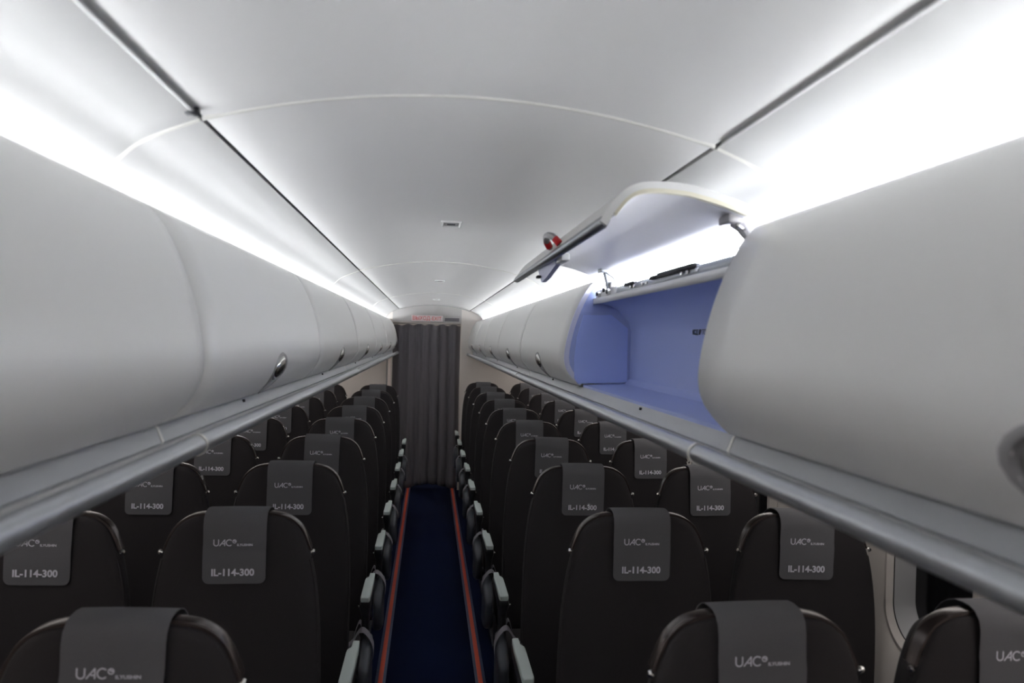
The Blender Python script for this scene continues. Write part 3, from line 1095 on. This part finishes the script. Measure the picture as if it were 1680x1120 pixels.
        D['shroud' + key] = from_bm(bm, 'side_shroud', sharp=60)
        # belt: webbing that rises from the cushion and loops over the shroud
        bm = bmesh.new()
        pts = catmull([(.10, .33, .535), (.16, .31, .545), (.20, .30, .575), (.232, .29, .625), (.262, .27, .622), (.288, .25, .585), (.290, .24, .54)], 5)
        rr = []
        for i, (x, y, z) in enumerate(pts):
            rr.append([(fx(x), y - .020, z - .002), (fx(x), y + .020, z + .004), (fx(x) + .0015, y + .020, z + .006), (fx(x) + .0015, y - .020, z)])
        loft(bm, rr, True, (True, True))
        pts = catmull([(.195, .42, .53), (.205, .40, .58), (.222, .385, .625), (.236, .37, .60), (.238, .36, .555)], 4)
        rr = []
        for x, y, z in pts:
            rr.append([(fx(x), y - .017, z), (fx(x), y + .017, z + .004), (fx(x) + .002, y + .017, z + .005), (fx(x) + .002, y - .017, z + .001)])
        loft(bm, rr, True, (True, True))
        D['belt' + key] = from_bm(bm, 'seat_belt', sharp=50)
    return D


SM = seat_meshes()
BX = None


def put(name, me, m, parent, loc=None, label=None):
    if not me.materials:
        me.materials.append(M[m])
        for p in me.polygons:
            p.use_smooth = m != 'print'
    o = bpy.data.objects.new(name, me)
    COL.objects.link(o)
    o.parent = parent
    if loc:
        o.location = loc
    if label:
        o['label'] = label
    return o


def make_seat(aisle_dir, aisle):
    """aisle_dir: -1 aisle towards -X (right-hand block), +1 the left-hand block"""
    r = empty('airplane_seat')
    b = put('backrest', SM['backrest'], 'seat', r)
    put('back_panel', SM['back'], 'seat', b)
    put('side_piping', SM['piping'], 'seat', b)
    sb = put('shell_band', SM['band'], 'frame', r, label='glossy dark bronze band over the top')
    for s in (-1, 1):
        o = put('bolt', SM['bolt'], 'chrome', sb, (s * .1885, lean(1.236) + .004, 1.236))
        if s < 0:
            o.scale = (-1, 1, 1)
    c = put('headrest_cover', SM['cover'], 'cloth', r, label='grey cloth cover with silver print')
    put('logo', SM['print'], 'print', c)
    put('lettering', SM['type'], 'print', c)
    put('seat_cushion', SM['cushion'], 'seat', r)
    f = put('seat_frame', SM['beam'], 'legs', r)
    for s in (-1, 1):
        put('leg', SM['leg'], 'legs', r, (s * .15, 0, 0))
    if aisle:
        k = 'L' if aisle_dir > 0 else 'R'
        a = put('armrest', SM['arm' + k], 'arm', r)
        put('arm_pad', SM['pad' + k], 'pad', a)
        put('arm_button', SM['abolt' + k], 'chrome', a)
        put('side_shroud', SM['shroud' + k], 'shroud', r)
        put('seat_belt', SM['belt' + k], 'belt', r)
    return r


def kids(o, idx={}):
    return list(o.children)


def copy_tree(o, parent=None):
    c = o.copy()
    COL.objects.link(c)
    c.parent = parent
    for ch in kids(o):
        copy_tree(ch, c)
    return c


XA, XO, Y0, PITCH_S = .530, 1.007, 1.277, .76
WORDS = ['first', 'second', 'third', 'fourth', 'fifth', 'sixth', 'seventh', 'eighth', 'ninth', 'tenth']
TILT = {}
for (side, aisle, rows) in ((1, True, range(0, 10)), (1, False, range(0, 10)), (-1, True, range(0, 9)), (-1, False, range(1, 9))):
    proto = None
    rows = list(rows)
    for i in rows:
        if proto is None:
            proto = o = make_seat(-side, aisle)
        else:
            o = copy_tree(proto)
        x = side * (XA if aisle else XO)
        rnd = random.Random(i * 7 + (3 if aisle else 0) + side)
        o.location = (x + rnd.uniform(-.003, .003), Y0 + PITCH_S * i, -.007)
        o['category'] = 'seat'
        o['group'] = '%s seats %s of the aisle' % ('aisle-side' if aisle else 'window-side', 'right' if side > 0 else 'left')
        w = WORDS[i - (rows[0] if rows[0] == 0 else 0)]
        if i == rows[-1]:
            pos = 'in the farthest row'
        elif i == 0:
            pos = 'in the nearest row, cut by the bottom edge'
        else:
            pos = 'in the %s row from the camera' % w
        o['label'] = 'black %s seat %s of the aisle, %s' % ('aisle-side' if aisle else 'window-side', 'right' if side > 0 else 'left', pos)
        for ch in o.children:
            if ch.name.startswith('headrest_cover'):
                a = rnd.uniform(-.02, .02)
                dx = rnd.uniform(-.004, .004)
                # a slightly crooked cloth
                ch.matrix_basis = Matrix.Translation((dx, 0, 1.3)) @ Matrix.Rotation(a, 4, 'Y') @ Matrix.Translation((0, 0, -1.3))
